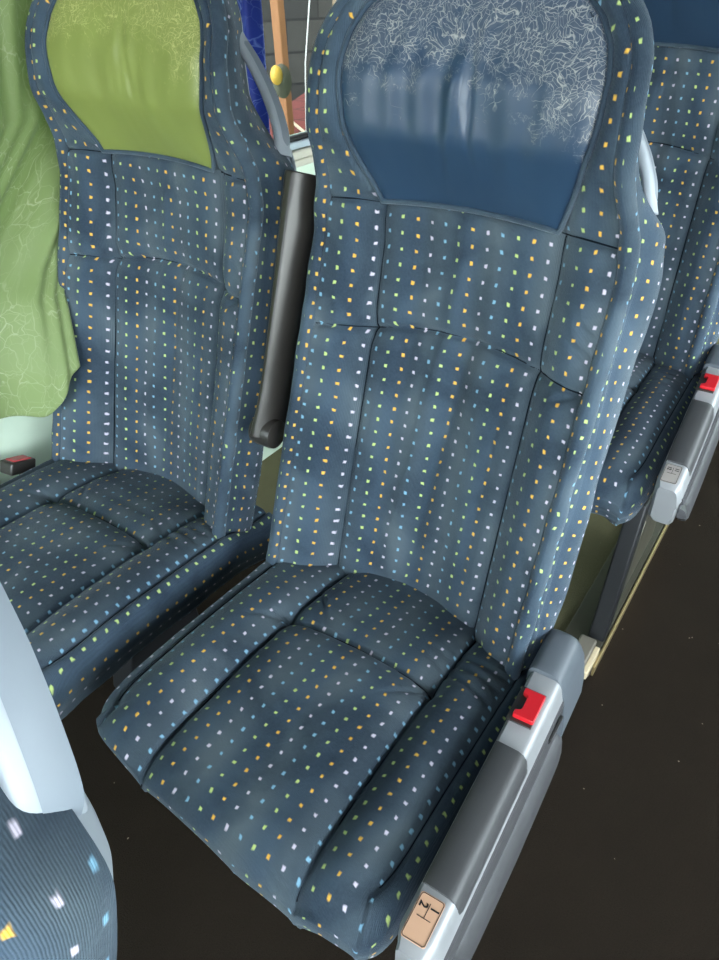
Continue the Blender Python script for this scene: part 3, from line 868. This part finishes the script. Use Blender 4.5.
b = MB(); P = np.array([[(-1.8, -5, 0), (-1.8, -5, 3.6)], [(.9, 3.2, 0), (.9, 3.2, 3.6)]], float); UV = np.array([[(0, 0), (0, 3.6)], [(10, 0), (10, 3.6)]], float)
b.grid(P, UV); P2 = P.copy(); P2[..., 0] -= .3; b.grid(P2, UV); b.grid(np.array([P[:, 1], P2[:, 1]]))
b.build('stone_blocks', SW, e, smooth=False)
b = MB(); b.box((0, 0, 1.2), (.30, .50, 2.4)); o = b.build('building', TANW, None, smooth=False); o.location = (-3.0, 4.95, H)
setp(o, 'tan rendered building corner outside, upper part of the gap between the headrests', 'building')
b = MB(); b.box((0, 0, .60), (.04, .040, 1.2), Matrix.Rotation(math.radians(4), 3, 'X')); o = b.build('wooden_post', WOOD, None, smooth=False, bevel=.004); o.location = (-1.5, 1.985, H+.005)
setp(o, 'orange-brown wooden post standing outside next to the blue curtain', 'post')
b = MB(); b.prism([(-2.55, 3.05), (-3.9, 6.05), (-1.0, 6.05), (-1.0, 1.2), (-1.75, 1.2)], 'z', H-1.6, H)
o = b.build('brick_terrace', RB, None, smooth=False)
setp(o, 'red brick terrace outside, low in the gap between the two front headrests', 'brick terrace')
b = MB(); b.tube([(-2.60, 3.35, H+.012), (-1.90, 2.76, H+.012)], .010, 6); o = b.build('wooden_batten', plastic('pale_wood', (.45, .36, .25), .7), None)
setp(o, 'thin pale wooden batten lying across the red brick terrace', 'batten')
b = MB()
b.tube([(-1.5, 2.22, H+1.6), (-1.5, 2.205, H+.75), (-1.5, 2.15, H+.46), (-1.5, 2.13, H+.003)], .0032, 8); o = b.build('cable', plastic('white_cable', (.6, .6, .58), .5), None)
setp(o, 'pale thin cable hanging outside the window', 'cable')
GY = plastic('yellow_reflector', (.80, .50, .08), .4)
t = empty('round_reflector', (-1.0, 1.335, H+.525), 'round yellow reflector on an olive mount outside the window', 'reflector')
M_ = Matrix.Rotation(math.radians(-40), 3, 'Z')
b = MB(); b.tube([(-.008, 0, 0), (.008, 0, 0)], .027, 28, ry=.018); b.v = [tuple(M_ @ Vector(v)) for v in b.v]; b.build('lens', GY, t)
b = MB(); b.tube([(-.030, .022, -.020), (-.012, .022, -.020)], .048, 28, ry=.028); b.v = [tuple(M_ @ Vector(v)) for v in b.v]; b.build('mount', plastic('olive_mount', (.13, .13, .09), .5), t)
GRD = stone('paving', (.10, .095, .09), (.08, .075, .07), 1.0, (.12, .12, .11))
b = MB(); b.grid(np.array([[(-30, -30, -1.25), (-30, 30, -1.25)], [(30, -30, -1.25), (30, 30, -1.25)]], float), np.array([[(0, 0), (0, 60)], [(60, 0), (60, 60)]], float))
o = b.build('ground', GRD, None, smooth=False); o['kind'] = 'structure'

# ---------------------------------------------------------------- light
w = bpy.data.worlds.new('World'); bpy.context.scene.world = w; w.use_nodes = True
nt = w.node_tree; nt.nodes.clear(); n = N(nt)
out = n.new('ShaderNodeOutputWorld'); bg = n.new('ShaderNodeBackground')
sky = n.new('ShaderNodeTexSky'); sky.sky_type = 'HOSEK_WILKIE'; sky.turbidity = 6.0; sky.ground_albedo = .3
sky.sun_direction = Vector((.5, -.4, .75)).normalized()
mx = n.mix(.48, sky.outputs[0], (.95, .97, 1.0))
geo = n.new('ShaderNodeTexCoord'); sp = n.new('ShaderNodeSeparateXYZ'); n.link(geo.outputs['Generated'], sp.inputs[0])
n.link(mx, bg.inputs[0])
n.link(n.math('ADD', n.math('ADD', 1.6, n.math('MULTIPLY', n.math('MAXIMUM', n.math('MULTIPLY', sp.outputs[1], -1.0), 0.0), 20.0)), n.math('MULTIPLY', n.math('MAXIMUM', sp.outputs[0], 0.0), 10.0)), bg.inputs[1])
n.link(bg.outputs[0], out.inputs[0])
# ---------------------------------------------------------------- camera
cam = bpy.data.cameras.new('Camera'); co = bpy.data.objects.new('Camera', cam); col.objects.link(co)
Xi = Vector((.835, .320, -.447)).normalized(); Yi = Vector((.549, -.480, .683)); Yi = (Yi - Xi*Xi.dot(Yi)).normalized()
Zi = Xi.cross(Yi)
if Zi[1] > 0: Zi = -Zi
# rows: world axes in image coordinates (right, down, forward)
right = Vector((Xi[0], Yi[0], Zi[0])); down = Vector((Xi[1], Yi[1], Zi[1])); fwd = Vector((Xi[2], Yi[2], Zi[2]))
R = Matrix((right, -down, -fwd)).transposed()
co.matrix_world = Matrix.Translation((.643, -.694, .825+H)) @ R.to_4x4()
cam.sensor_fit = 'VERTICAL'; cam.sensor_height = 24.0; cam.lens = 740*24.0/960
cam.clip_start = .02; cam.clip_end = 200
bpy.context.scene.camera = co

sc = bpy.context.scene
sc.view_settings.view_transform = 'Standard'; sc.view_settings.look = 'None'
sc.view_settings.gamma = 1; sc.view_settings.exposure = 0.78; sc.view_settings.use_curve_mapping = False
sc.cycles.max_bounces = 8; sc.cycles.diffuse_bounces = 5; sc.cycles.transparent_max_bounces = 8
sc.cycles.use_denoising = True
